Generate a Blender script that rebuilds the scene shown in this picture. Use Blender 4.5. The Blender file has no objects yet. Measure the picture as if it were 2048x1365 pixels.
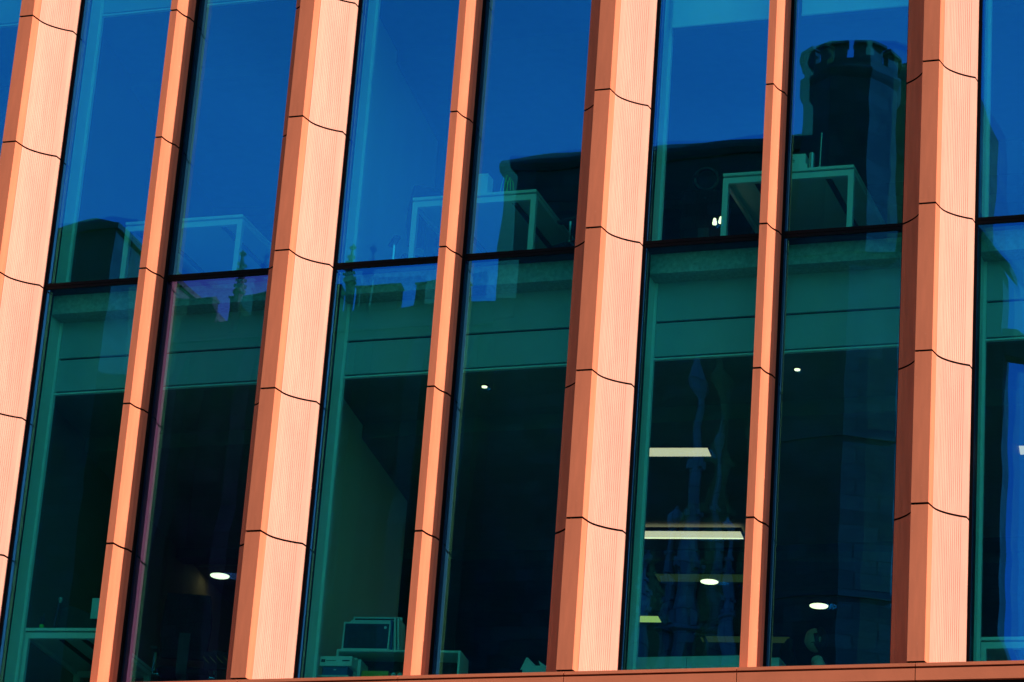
import bpy, math, random
from mathutils import Vector, Matrix
random.seed(7)
sc = bpy.context.scene
col = sc.collection
D = bpy.data
R = math.radians

# ------------------------------------------------------------------ camera
cam = D.objects.new('camera', D.cameras.new('camera'))
col.objects.link(cam)
cam.data.sensor_width = 36.0
cam.data.lens = 6443.63 / 2048 * 36.0
cam.data.clip_start = 0.5
cam.data.clip_end = 3000
yaw, pitch, roll = R(-20.8976), R(20.9164), R(4.2667)
fwd = Vector((math.sin(yaw) * math.cos(pitch), math.cos(yaw) * math.cos(pitch), math.sin(pitch)))
r0 = Vector((math.cos(yaw), -math.sin(yaw), 0))
u0 = r0.cross(fwd)
rt = math.cos(roll) * r0 + math.sin(roll) * u0
up = -math.sin(roll) * r0 + math.cos(roll) * u0
cam.matrix_world = Matrix(((rt.x, up.x, -fwd.x, 17.702), (rt.y, up.y, -fwd.y, -25.252),
                           (rt.z, up.z, -fwd.z, 1.6), (0, 0, 0, 1)))
sc.camera = cam

# ------------------------------------------------------------------ daylight
SUN_AZ, SUN_EL = 104.0, 34.0            # degrees from +Y towards +X, and above the horizon
world = D.worlds.new('World')
sc.world = world
world.use_nodes = True
wn = world.node_tree.nodes
sky = wn.new('ShaderNodeTexSky')
sky.sky_type = 'NISHITA'
sky.sun_disc = False
sky.sun_elevation = R(SUN_EL)
sky.sun_rotation = R(SUN_AZ)
sky.air_density = 1.0
sky.dust_density = 0.3
sky.ozone_density = 2.5
bg = wn['Background']
bg.inputs['Strength'].default_value = 0.08
wl = world.node_tree.links
wtc = wn.new('ShaderNodeTexCoord')
wmap = wn.new('ShaderNodeMapping'); wmap.inputs['Scale'].default_value = (1.0, 1.0, 1.6)
wnz = wn.new('ShaderNodeTexNoise'); wnz.inputs['Scale'].default_value = 4.5; wnz.inputs['Detail'].default_value = 5.0; wnz.inputs['Distortion'].default_value = 0.6
wl.new(wtc.outputs['Generated'], wmap.inputs[0]); wl.new(wmap.outputs[0], wnz.inputs['Vector'])
wmr = wn.new('ShaderNodeMapRange'); wmr.inputs['From Min'].default_value = 0.42; wmr.inputs['From Max'].default_value = 0.75
wmr.inputs['To Min'].default_value = 0.0; wmr.inputs['To Max'].default_value = 0.13
wl.new(wnz.outputs['Fac'], wmr.inputs['Value'])
wmx = wn.new('ShaderNodeMix'); wmx.data_type = 'RGBA'
wl.new(wmr.outputs[0], wmx.inputs['Factor']); wl.new(sky.outputs[0], wmx.inputs['A']); wmx.inputs['B'].default_value = (9, 10, 11.5, 1)
wl.new(wmx.outputs['Result'], bg.inputs['Color'])
sl = D.lights.new('sun', 'SUN')
sl.energy = 5.0
sl.angle = R(0.5)
sl.color = (1.0, 0.95, 0.87)
so = D.objects.new('sun', sl)
col.objects.link(so)
sdir = Vector((math.sin(R(SUN_AZ)) * math.cos(R(SUN_EL)), math.cos(R(SUN_AZ)) * math.cos(R(SUN_EL)), math.sin(R(SUN_EL))))
so.rotation_euler = sdir.to_track_quat('Z', 'Y').to_euler()
so.location = (40, -40, 60)
sc.view_settings.view_transform = 'Standard'
sc.view_settings.look = 'None'
sc.view_settings.gamma = 1
sc.view_settings.use_curve_mapping = False
sc.view_settings.exposure = 0.9
sc.cycles.max_bounces = 14
sc.cycles.transparent_max_bounces = 24
sc.cycles.glossy_bounces = 5
sc.cycles.diffuse_bounces = 6
sc.cycles.use_denoising = True
sc.cycles.sample_clamp_indirect = 6

# ------------------------------------------------------------------ materials
def new_mat(name):
    m = D.materials.new(name)
    m.use_nodes = True
    nt = m.node_tree
    nt.nodes.clear()
    out = nt.nodes.new('ShaderNodeOutputMaterial')
    return m, nt, out

def pmat(name, base, rough=0.6, spec=0.4, vary=0.0, noise=0.0, nscale=8.0, bump=0.0, bscale=60.0,
         metal=0.0, speck=None, stretch=None):
    m, nt, out = new_mat(name)
    N, L = nt.nodes, nt.links
    b = N.new('ShaderNodeBsdfPrincipled')
    L.new(b.outputs[0], out.inputs[0])
    b.inputs['Roughness'].default_value = rough
    b.inputs['Specular IOR Level'].default_value = spec
    b.inputs['Metallic'].default_value = metal
    tc = N.new('ShaderNodeTexCoord')
    src = tc.outputs['Object']
    if stretch:
        mp = N.new('ShaderNodeMapping')
        mp.inputs['Scale'].default_value = stretch
        L.new(src, mp.inputs[0]); src = mp.outputs[0]
    c = N.new('ShaderNodeRGB'); c.outputs[0].default_value = (*base, 1)
    cur = c.outputs[0]
    def mul(cur, fac):
        hsv = N.new('ShaderNodeHueSaturation')
        L.new(cur, hsv.inputs['Color']); L.new(fac, hsv.inputs['Value'])
        return hsv.outputs[0]
    if vary:
        oi = N.new('ShaderNodeObjectInfo')
        mr = N.new('ShaderNodeMapRange')
        mr.inputs['To Min'].default_value = 1 - vary; mr.inputs['To Max'].default_value = 1 + vary
        L.new(oi.outputs['Random'], mr.inputs['Value'])
        cur = mul(cur, mr.outputs[0])
    if noise:
        nz = N.new('ShaderNodeTexNoise')
        nz.inputs['Scale'].default_value = nscale; nz.inputs['Detail'].default_value = 6
        L.new(src, nz.inputs['Vector'])
        mr = N.new('ShaderNodeMapRange')
        mr.inputs['From Min'].default_value = 0.3; mr.inputs['From Max'].default_value = 0.7
        mr.inputs['To Min'].default_value = 1 - noise; mr.inputs['To Max'].default_value = 1 + noise
        L.new(nz.outputs['Fac'], mr.inputs['Value'])
        cur = mul(cur, mr.outputs[0])
    if speck:
        sc_, thr, scol = speck
        nz = N.new('ShaderNodeTexNoise'); nz.inputs['Scale'].default_value = sc_; nz.inputs['Detail'].default_value = 3
        L.new(tc.outputs['Object'], nz.inputs['Vector'])
        cr = N.new('ShaderNodeMapRange'); cr.inputs['From Min'].default_value = thr; cr.inputs['From Max'].default_value = thr + 0.05
        L.new(nz.outputs['Fac'], cr.inputs['Value'])
        mx = N.new('ShaderNodeMix'); mx.data_type = 'RGBA'
        L.new(cr.outputs[0], mx.inputs['Factor']); L.new(cur, mx.inputs['A'])
        mx.inputs['B'].default_value = (*scol, 1)
        cur = mx.outputs['Result']
    L.new(cur, b.inputs['Base Color'])
    if bump:
        nz = N.new('ShaderNodeTexNoise'); nz.inputs['Scale'].default_value = bscale; nz.inputs['Detail'].default_value = 4
        L.new(tc.outputs['Object'], nz.inputs['Vector'])
        bp = N.new('ShaderNodeBump'); bp.inputs['Strength'].default_value = bump; bp.inputs['Distance'].default_value = 0.01
        L.new(nz.outputs['Fac'], bp.inputs['Height']); L.new(bp.outputs[0], b.inputs['Normal'])
    return m

def emat(name, colr, strength):
    m, nt, out = new_mat(name)
    e = nt.nodes.new('ShaderNodeEmission')
    e.inputs[0].default_value = (*colr, 1); e.inputs[1].default_value = strength
    nt.links.new(e.outputs[0], out.inputs[0])
    return m

def glass_mat(name, ior, refl, trans, ripple=0.0):
    """coated glass: coloured mirror reflection by Fresnel over a tinted clear sheet"""
    m, nt, out = new_mat(name)
    N, L = nt.nodes, nt.links
    fr = N.new('ShaderNodeFresnel'); fr.inputs['IOR'].default_value = ior
    tr = N.new('ShaderNodeBsdfTransparent'); tr.inputs[0].default_value = (*trans, 1)
    gl = N.new('ShaderNodeBsdfGlossy'); gl.inputs['Color'].default_value = (*refl, 1); gl.inputs['Roughness'].default_value = 0.0
    # same reflectance from both sides of the sheet
    geo = N.new('ShaderNodeNewGeometry')
    inv = N.new('ShaderNodeMath'); inv.operation = 'DIVIDE'; inv.inputs[0].default_value = 1.0; inv.inputs[1].default_value = ior
    mxv = N.new('ShaderNodeMix'); mxv.data_type = 'FLOAT'
    mxv.inputs['A'].default_value = ior
    mul = N.new('ShaderNodeMath'); mul.operation = 'MULTIPLY'; mul.inputs[0].default_value = ior; mul.inputs[1].default_value = ior
    # Fresnel node inverts the IOR on back faces; feed it the inverse there
    L.new(geo.outputs['Backfacing'], mxv.inputs['Factor']); L.new(inv.outputs[0], mxv.inputs['B'])
    L.new(mxv.outputs['Result'], fr.inputs['IOR'])
    ms = N.new('ShaderNodeMixShader'); ad = N.new('ShaderNodeAddShader')
    L.new(fr.outputs[0], ms.inputs[0]); L.new(gl.outputs[0], ms.inputs[2])
    L.new(ms.outputs[0], ad.inputs[0]); L.new(tr.outputs[0], ad.inputs[1])
    L.new(ad.outputs[0], out.inputs[0])
    return m

def stone_mat(name, base, bw, bh, mortar=0.012, contrast=0.35):
    m, nt, out = new_mat(name)
    N, L = nt.nodes, nt.links
    b = N.new('ShaderNodeBsdfPrincipled'); L.new(b.outputs[0], out.inputs[0])
    b.inputs['Roughness'].default_value = 0.9
    geo = N.new('ShaderNodeNewGeometry')
    sp = N.new('ShaderNodeSeparateXYZ'); L.new(geo.outputs['Position'], sp.inputs[0])
    ad = N.new('ShaderNodeMath'); ad.operation = 'ADD'
    L.new(sp.outputs['X'], ad.inputs[0]); L.new(sp.outputs['Y'], ad.inputs[1])
    cb = N.new('ShaderNodeCombineXYZ'); L.new(ad.outputs[0], cb.inputs['X']); L.new(sp.outputs['Z'], cb.inputs['Y'])
    br = N.new('ShaderNodeTexBrick')
    L.new(cb.outputs[0], br.inputs['Vector'])
    br.inputs['Scale'].default_value = 1.0
    br.inputs['Brick Width'].default_value = bw; br.inputs['Row Height'].default_value = bh
    br.inputs['Mortar Size'].default_value = mortar
    k = contrast
    br.inputs['Color1'].default_value = (*[c * (1 - k) for c in base], 1)
    br.inputs['Color2'].default_value = (*[min(1, c * (1 + k)) for c in base], 1)
    br.inputs['Mortar'].default_value = (*[c * 0.3 for c in base], 1)
    nz = N.new('ShaderNodeTexNoise'); nz.inputs['Scale'].default_value = 0.9; nz.inputs['Detail'].default_value = 8
    L.new(geo.outputs['Position'], nz.inputs['Vector'])
    mr = N.new('ShaderNodeMapRange'); mr.inputs['From Min'].default_value = 0.3; mr.inputs['From Max'].default_value = 0.7
    mr.inputs['To Min'].default_value = 0.55; mr.inputs['To Max'].default_value = 1.3
    L.new(nz.outputs['Fac'], mr.inputs['Value'])
    hs = N.new('ShaderNodeHueSaturation'); L.new(br.outputs['Color'], hs.inputs['Color']); L.new(mr.outputs[0], hs.inputs['Value'])
    L.new(hs.outputs[0], b.inputs['Base Color'])
    bp = N.new('ShaderNodeBump'); bp.inputs['Strength'].default_value = 0.6; bp.inputs['Distance'].default_value = 0.03
    L.new(nz.outputs['Fac'], bp.inputs['Height']); L.new(bp.outputs[0], b.inputs['Normal'])
    return m

M = {}
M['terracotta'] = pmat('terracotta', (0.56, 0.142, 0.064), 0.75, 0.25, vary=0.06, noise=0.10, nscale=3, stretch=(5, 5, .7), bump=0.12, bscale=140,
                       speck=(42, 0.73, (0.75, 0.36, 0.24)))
M['terracotta_lit_ribs'] = pmat('terracotta_lit_ribs', (0.59, 0.238, 0.158), 0.7, 0.3, vary=0.05, noise=0.09, nscale=3, stretch=(5, 5, .7), bump=0.1, bscale=140)  # paler clay for the right ribs only: their sunlit sheen put into the colour
M['sill_terracotta'] = pmat('sill_terracotta', (0.55, 0.135, 0.058), 0.75, 0.25, vary=0.06, noise=0.06, nscale=4, bump=0.12, bscale=120)
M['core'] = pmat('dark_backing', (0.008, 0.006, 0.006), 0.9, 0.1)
M['frame'] = pmat('black_aluminium', (0.002, 0.0028, 0.004), 0.45, 0.08, noise=0.2, nscale=6)
M['aluminium'] = pmat('mill_aluminium', (0.62, 0.64, 0.64), 0.45, 0.5, noise=0.05)
M['outer_glass'] = glass_mat('outer_glass', 5.0, (0.015, 0.27, 1.0), (0.34, 0.85, 0.64))
M['outer_glass_warm'] = glass_mat('outer_glass_warm', 4.6, (0.16, 0.22, 0.85), (0.28, 0.76, 0.62))
M['inner_glass'] = glass_mat('inner_glass', 2.9, (0.3, 0.56, 0.78), (0.55, 0.95, 1.0))
M['panel'] = pmat('spandrel_grey', (0.44, 0.47, 0.50), 0.6, 0.3, noise=0.05, nscale=1.2)
M['lining'] = pmat('white_lining', (0.76, 0.78, 0.76), 0.6, 0.3, noise=0.04)
M['wall'] = pmat('painted_wall', (0.92, 0.90, 0.74), 0.8, 0.2, noise=0.07, nscale=1.0, stretch=(1, 1, 0.3))
M['wall_brown'] = pmat('brown_wall', (0.30, 0.18, 0.11), 0.8, 0.2, noise=0.08, nscale=1.0)
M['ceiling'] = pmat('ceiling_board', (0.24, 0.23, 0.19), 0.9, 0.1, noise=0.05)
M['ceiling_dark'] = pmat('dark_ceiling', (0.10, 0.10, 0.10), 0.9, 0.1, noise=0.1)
M['carpet'] = pmat('grey_carpet', (0.38, 0.38, 0.37), 0.95, 0.05, noise=0.2, nscale=30)
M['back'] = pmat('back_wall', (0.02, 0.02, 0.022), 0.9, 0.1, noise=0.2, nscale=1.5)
M['blind'] = pmat('roller_blind', (0.74, 0.76, 0.74), 0.9, 0.1, noise=0.03)
M['white'] = pmat('white_laminate', (0.80, 0.80, 0.77), 0.45, 0.4, noise=0.03)
M['paper'] = pmat('white_card', (0.82, 0.82, 0.80), 0.8, 0.2, noise=0.04)
M['black'] = pmat('black_plastic', (0.012, 0.012, 0.013), 0.5, 0.4, noise=0.2)
M['fabric'] = pmat('black_fabric', (0.014, 0.014, 0.016), 0.95, 0.1, noise=0.3, nscale=60)
M['chrome'] = pmat('chrome', (0.75, 0.75, 0.75), 0.15, 0.5, metal=1.0, noise=0.02)
M['navy'] = pmat('navy_print', (0.02, 0.03, 0.07), 0.5, 0.4, noise=0.2, nscale=20)
M['blue'] = pmat('blue_card', (0.05, 0.12, 0.30), 0.6, 0.3, noise=0.1)
M['yellow'] = pmat('yellow_card', (0.75, 0.50, 0.06), 0.6, 0.3, noise=0.1)
M['green'] = pmat('green_plastic', (0.15, 0.75, 0.08), 0.4, 0.5, noise=0.1)
M['orange'] = pmat('orange_felt', (0.75, 0.14, 0.05), 0.8, 0.2, noise=0.2)
M['steel'] = pmat('brushed_steel', (0.5, 0.52, 0.52), 0.35, 0.5, metal=0.9, noise=0.05)
M['skin'] = pmat('skin', (0.55, 0.33, 0.24), 0.6, 0.4, noise=0.05)
M['hair'] = pmat('dark_hair', (0.012, 0.009, 0.008), 0.5, 0.4, noise=0.3, nscale=80)
M['shirt'] = pmat('white_shirt', (0.75, 0.75, 0.72), 0.9, 0.1, noise=0.06)
M['trousers'] = pmat('dark_trousers', (0.02, 0.02, 0.03), 0.9, 0.1, noise=0.2)
M['lamp_bar'] = emat('lit_diffuser', (1.0, 0.26, 0.20), 1.3)
M['lamp_bar_edge'] = emat('lit_tube', (1.0, 0.30, 0.22), 2.4)
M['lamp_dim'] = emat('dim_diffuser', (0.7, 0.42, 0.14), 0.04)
M['lamp_green'] = emat('greenish_diffuser', (1.0, 0.45, 0.13), 0.60)
M['lamp_disc'] = emat('lit_disc', (1.0, 0.33, 0.23), 3.4)
M['stone'] = stone_mat('sooty_sandstone', (0.060, 0.048, 0.030), 0.62, 0.40)
M['stone_trim'] = stone_mat('dressed_sandstone', (0.075, 0.061, 0.040), 1.3, 0.5, 0.006, 0.15)
M['stone_pale'] = stone_mat('pale_sandstone', (0.30, 0.26, 0.19), 0.9, 0.42, 0.01, 0.25)
M['slate'] = stone_mat('roof_slate', (0.06, 0.065, 0.075), 0.3, 0.22, 0.01, 0.25)
M['church_glass'] = pmat('leaded_glass', (0.02, 0.025, 0.03), 0.2, 0.5, noise=0.3, nscale=6)
M['asphalt'] = pmat('asphalt', (0.05, 0.05, 0.052), 0.9, 0.2, noise=0.2, nscale=30, bump=0.3, bscale=200)
M['paving'] = stone_mat('paving_slabs', (0.15, 0.145, 0.135), 0.6, 0.6, 0.01, 0.12)
M['ground'] = pmat('dusty_ground', (0.08, 0.078, 0.07), 0.95, 0.1, noise=0.25, nscale=0.3)
M['paint'] = pmat('road_paint', (0.75, 0.75, 0.72), 0.7, 0.2, noise=0.1, nscale=20)

# ------------------------------------------------------------------ mesh helpers
class MB:
    def __init__(s): s.v = []; s.f = []
    def add(s, vs, fs):
        o = len(s.v); s.v += [tuple(v) for v in vs]; s.f += [tuple(i + o for i in f) for f in fs]; return s
    def box(s, x0, x1, y0, y1, z0, z1):
        vs = [(x, y, z) for z in (z0, z1) for y in (y0, y1) for x in (x0, x1)]
        return s.add(vs, [(0, 2, 3, 1), (4, 5, 7, 6), (0, 1, 5, 4), (2, 6, 7, 3), (0, 4, 6, 2), (1, 3, 7, 5)])
    def prism(s, poly, z0, z1):
        """closed counter-clockwise polygon swept in z"""
        n = len(poly)
        vs = [(x, y, z0) for x, y in poly] + [(x, y, z1) for x, y in poly]
        fs = [(i, (i + 1) % n, n + (i + 1) % n, n + i) for i in range(n)]
        fs += [tuple(range(n - 1, -1, -1)), tuple(range(n, 2 * n))]
        return s.add(vs, fs)
    def prism_dir(s, poly, origin, ax, ay, az, h):
        """polygon in the (ax, ay) plane swept along az by h"""
        o, ax, ay, az = Vector(origin), Vector(ax), Vector(ay), Vector(az)
        n = len(poly)
        a = [o + ax * x + ay * y for x, y in poly]
        vs = a + [p + az * h for p in a]
        fs = [(i, (i + 1) % n, n + (i + 1) % n, n + i) for i in range(n)]
        fs += [tuple(range(n - 1, -1, -1)), tuple(range(n, 2 * n))]
        return s.add(vs, fs)
    def obox(s, c, half, ax, ay, az=(0, 0, 1)):
        c, ax, ay, az = Vector(c), Vector(ax), Vector(ay), Vector(az)
        vs = [c + ax * (sx * half[0]) + ay * (sy * half[1]) + az * (sz * half[2]) for sz in (-1, 1) for sy in (-1, 1) for sx in (-1, 1)]
        return s.add(vs, [(0, 2, 3, 1), (4, 5, 7, 6), (0, 1, 5, 4), (2, 6, 7, 3), (0, 4, 6, 2), (1, 3, 7, 5)])
    def tube(s, pts, r, n=8):
        pts = [Vector(p) for p in pts]
        rs = r if isinstance(r, (list, tuple)) else [r] * len(pts)
        vs, fs = [], []
        for i, p in enumerate(pts):
            d = (pts[min(i + 1, len(pts) - 1)] - pts[max(i - 1, 0)]).normalized()
            a = d.orthogonal().normalized() if i == 0 else (a - d * a.dot(d)).normalized()
            b = d.cross(a)
            vs += [p + (a * math.cos(2 * math.pi * k / n) + b * math.sin(2 * math.pi * k / n)) * rs[i] for k in range(n)]
        for i in range(len(pts) - 1):
            fs += [(i * n + k, i * n + (k + 1) % n, (i + 1) * n + (k + 1) % n, (i + 1) * n + k) for k in range(n)]
        fs += [tuple(range(n - 1, -1, -1)), tuple(range((len(pts) - 1) * n, len(pts) * n))]
        return s.add(vs, fs)
    def lathe(s, prof, c=(0, 0, 0), n=16, a0=0.0):
        vs, fs = [], []
        for r, z in prof:
            vs += [(c[0] + r * math.cos(a0 + 2 * math.pi * k / n), c[1] + r * math.sin(a0 + 2 * math.pi * k / n), c[2] + z) for k in range(n)]
        for i in range(len(prof) - 1):
            fs += [(i * n + k, i * n + (k + 1) % n, (i + 1) * n + (k + 1) % n, (i + 1) * n + k) for k in range(n)]
        fs += [tuple(range(n - 1, -1, -1)), tuple(range((len(prof) - 1) * n, len(prof) * n))]
        return s.add(vs, fs)
    def mesh(s, name, smooth=False):
        me = D.meshes.new(name)
        me.from_pydata(s.v, [], s.f)
        if smooth: me.polygons.foreach_set('use_smooth', [True] * len(me.polygons))
        me.update()
        return me
    def obj(s, name, mat, parent=None, smooth=False, bevel=0.0):
        return link(name, s.mesh(name, smooth), mat, parent, bevel)

def link(name, me, mat, parent=None, bevel=0.0):
    if mat is not None and not me.materials: me.materials.append(M[mat] if isinstance(mat, str) else mat)
    o = D.objects.new(name, me)
    col.objects.link(o)
    if parent: o.parent = parent
    if bevel:
        b = o.modifiers.new('bevel', 'BEVEL'); b.width = bevel; b.segments = 2; b.limit_method = 'ANGLE'
    return o

def thing(name, label, cat, loc=(0, 0, 0), rz=0.0, group=None):
    o = D.objects.new(name, None); col.objects.link(o)
    o.location = loc; o.rotation_euler = (0, 0, rz); o.empty_display_size = 0.2
    o['label'] = label; o['category'] = cat
    if group: o['group'] = group
    return o

def structure(o): o['kind'] = 'structure'; return o

# ------------------------------------------------------------------ ground and street
structure(MB().box(-900, 900, -900, 900, -1.0, -0.13).obj('ground', 'ground'))
structure(MB().box(-300, 300, -21, -7, -0.3, -0.122).obj('road', 'asphalt'))
structure(MB().box(-300, 300, -7.0, 0.55, -0.3, 0.0).obj('pavement', 'paving'))
structure(MB().box(-300, 300, -33, -21, -0.3, 0.0).obj('pavement', 'paving'))
structure(MB().box(-300, 300, -7.15, -7.0, -0.3, 0.012).obj('kerb', 'stone_trim'))
structure(MB().box(-300, 300, -21.0, -20.85, -0.3, 0.012).obj('kerb', 'stone_trim'))
mk = MB()
for k in range(-20, 21): mk.box(k * 6 - 1.5, k * 6 + 1.5, -14.06, -13.94, -0.2, -0.118)
structure(mk.obj('road_marking', 'paint'))

# ------------------------------------------------------------------ office building
P = 3.0036            # broad fin spacing
NO = 1.469            # slim fin offset inside a bay
WC, NC = -0.0729, -0.0353
ZT, ZS = 12.785, 8.725          # transom centre line, sill
ROWS = [8.722] + [z + 0.0085 for z in (10.065, 11.415, 12.765, 14.115, 15.465, 16.815, 18.165, 19.515, 20.865)]
ZTOP = 20.9
building = thing('office_building', 'office building with coral terracotta fins and tall blue reflecting windows', 'building', (7.4, 0, 0))
BX = -7.4                        # parts are placed in world metres; the root stands at x = 7.4
def part(name, mb, mat, parent=None, **k):
    o = mb.obj(name, mat, None, **k)
    attach(o, parent or building)
    return o
def attach(o, parent):
    o.parent = parent
    w = Vector((0, 0, 0)); q = parent
    while q: w += q.location; q = q.parent
    o.location = o.location - w
    return o

# broad fin half profile (x from FR edge, y), front to glass
CH = (0.0139, -0.386)
CURVE = [CH, (0.0205, -0.352), (0.030, -0.322), (0.043, -0.293), (0.058, -0.267), (0.074, -0.243), (0.092, -0.219), (0.110, -0.198), (0.128, -0.179),
         (0.150, -0.158), (0.173, -0.138), (0.203, -0.114), (0.2338, -0.0925)]
END = (0.2385, 0.0)
def resample(pts, n):
    ds = [0]
    for a, b in zip(pts, pts[1:]): ds.append(ds[-1] + math.dist(a, b))
    out = []
    for i in range(n + 1):
        t = ds[-1] * i / n
        j = max(k for k in range(len(ds)) if ds[k] <= t + 1e-9); j = min(j, len(pts) - 2)
        f = (t - ds[j]) / (ds[j + 1] - ds[j])
        out.append((pts[j][0] + f * (pts[j + 1][0] - pts[j][0]), pts[j][1] + f * (pts[j + 1][1] - pts[j][1])))
    return out, ds[-1]
def ribbed_profile():
    NR = 20
    fine, ln = resample(CURVE, NR * 20)
    out = []
    def pt(i, d):
        i = max(0, min(NR * 20, i))
        a, b = fine[max(0, i - 1)], fine[min(NR * 20, i + 1)]
        tx, ty = b[0] - a[0], b[1] - a[1]; l = math.hypot(tx, ty)
        nx, ny = ty / l, -tx / l        # outward (right / front)
        return (fine[i][0] - nx * d, fine[i][1] - ny * d)
    out.append(pt(0, 0.0))
    for k in range(1, NR - 2):
        b = k * 20
        out += [pt(b, 0.0), pt(b + 2, 0.0028), pt(b + 6, 0.0028), pt(b + 8, 0.0)]
    out.append(pt(NR * 20, 0.0))
    return out
RIB = ribbed_profile()
def mir(pts, c): return [(2 * c - x, y) for x, y in pts]
ribR = RIB + [(0.2378, -0.012), (0.205, -0.012), (0.195, -0.075)] + [(x - 0.028, y + 0.012) for x, y in reversed(resample(CURVE, 10)[0][:-1])]
H = 1.350 - 0.017
ribbed_right_mesh = MB().prism(ribR, 0, H).mesh('ribbed_panel')
ribbed_left_mesh = MB().prism(list(reversed(mir(ribR, WC))), 0, H).mesh('ribbed_panel')
g = 0.0035
cap = [(-0.1457, -0.495), (0.0, -0.495), (0.0139 - 0.0004, -0.386 - g), (-0.014, -0.386 - g), (-0.024, -0.465), (-0.1217, -0.465), (-0.1317, -0.386 - g), (-0.1592, -0.386 - g)]
cap_mesh = MB().prism(cap, 0, H).mesh('cap_panel')
nhalf = [(0.0, -0.3147), (0.003, -0.272), (0.0068, -0.236), (0.0128, -0.205), (0.0185, -0.185), (0.0255, -0.167), (0.0365, -0.142), (0.049, -0.118), (0.0538, -0.045)]
slim = list(reversed(mir(nhalf, NC)))[:] + nhalf
slim_in = [(0.030, -0.045), (0.026, -0.108), (0.0, -0.165), (-0.022, -0.285)]
slim_poly = slim + slim_in + list(reversed(mir(slim_in, NC)))
slim_mesh = MB().prism(slim_poly, 0, H).mesh('slim_panel')
ribbed_right_mesh.materials.append(M['terracotta_lit_ribs'])
for me in (cap_mesh, slim_mesh, ribbed_left_mesh): me.materials.append(M['terracotta'])  # left ribs take the darker clay, so their shade is partly painted
for me in (ribbed_right_mesh, ribbed_left_mesh, cap_mesh, slim_mesh):      # bed faces painted black: the shade inside the joints, as colour
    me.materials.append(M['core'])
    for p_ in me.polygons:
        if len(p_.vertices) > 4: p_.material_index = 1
core_h = [(-0.05, -0.46), (-0.018, -0.40), (0.004, -0.32), (0.03, -0.25), (0.075, -0.19), (0.13, -0.135), (0.19, -0.085), (0.20, -0.0), (0.225, 0.004)]
core_poly = list(reversed(mir(core_h, WC))) + core_h + [(0.2385, 0.008), (0.2385, 0.17), (2 * WC - 0.2385, 0.17), (2 * WC - 0.2385, 0.008)]
ncore_h = [(-0.024, -0.275), (-0.003, -0.16), (0.022, -0.10), (0.026, -0.04), (0.049, -0.04)]
ncore_poly = list(reversed(mir(ncore_h, NC))) + ncore_h + [(0.049, 0.17), (2 * NC - 0.049, 0.17)]
broad_core = MB().prism(core_poly, ZS - 0.02, ZTOP).mesh('broad_fin'); broad_core.materials.append(M['core'])
slim_core = MB().prism(ncore_poly, ZS - 0.02, ZTOP).mesh('slim_fin'); slim_core.materials.append(M['core'])
NB = 6
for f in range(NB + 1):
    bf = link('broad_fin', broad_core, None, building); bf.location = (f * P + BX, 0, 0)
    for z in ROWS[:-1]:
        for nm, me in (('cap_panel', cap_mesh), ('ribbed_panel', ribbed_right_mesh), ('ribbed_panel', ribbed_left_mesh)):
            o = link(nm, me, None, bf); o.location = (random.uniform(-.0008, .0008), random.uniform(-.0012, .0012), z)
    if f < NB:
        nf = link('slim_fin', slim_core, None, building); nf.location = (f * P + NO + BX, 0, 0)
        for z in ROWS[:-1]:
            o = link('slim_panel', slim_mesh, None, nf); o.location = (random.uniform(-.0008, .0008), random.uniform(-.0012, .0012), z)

# windows: frame ring > outer pane, inner pane
def pane_mesh(w, h, amp, nx=24, nz=72, seed=0, rip=0.000035):
    rnd = random.Random(seed)
    a1, a2, p1 = rnd.uniform(.6, 1.2), rnd.uniform(-.5, .5), rnd.uniform(0, 6)
    vs, fs = [], []
    for j in range(nz + 1):
        for i in range(nx + 1):
            u, v = i / nx, j / nz
            e = min(v, 1 - v) * h
            bow = (1 - (2 * u - 1) ** 2) * (1 - math.exp(-e / 0.35))
            d = amp * (a1 * bow + 0.25 * a2 * math.sin(p1 + 5 * v) * bow)
            d += rip * (math.sin(9.0 * u * w + p1 + 3.1 * math.sin(2.3 * v * h + p1)) * math.sin(7.0 * v * h + 2 * p1) + .5 * math.sin(17.0 * v * h + 5 * u * w + p1))
            vs.append(((u - .5) * w, d, (v - .5) * h))
    for j in range(nz):
        for i in range(nx):
            a = j * (nx + 1) + i
            fs.append((a, a + 1, a + nx + 2, a + nx + 1))
    m = MB().add(vs, fs)
    return m.mesh('pane', True)
TILT = {(7, 1): (0.0, 0.0, -4.5, 0.6), (8, 0): (0.0, 0.0, -3.0, -2.0)}     # (column, row) -> (outer z, outer x, inner z, inner x) in milliradians
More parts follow.
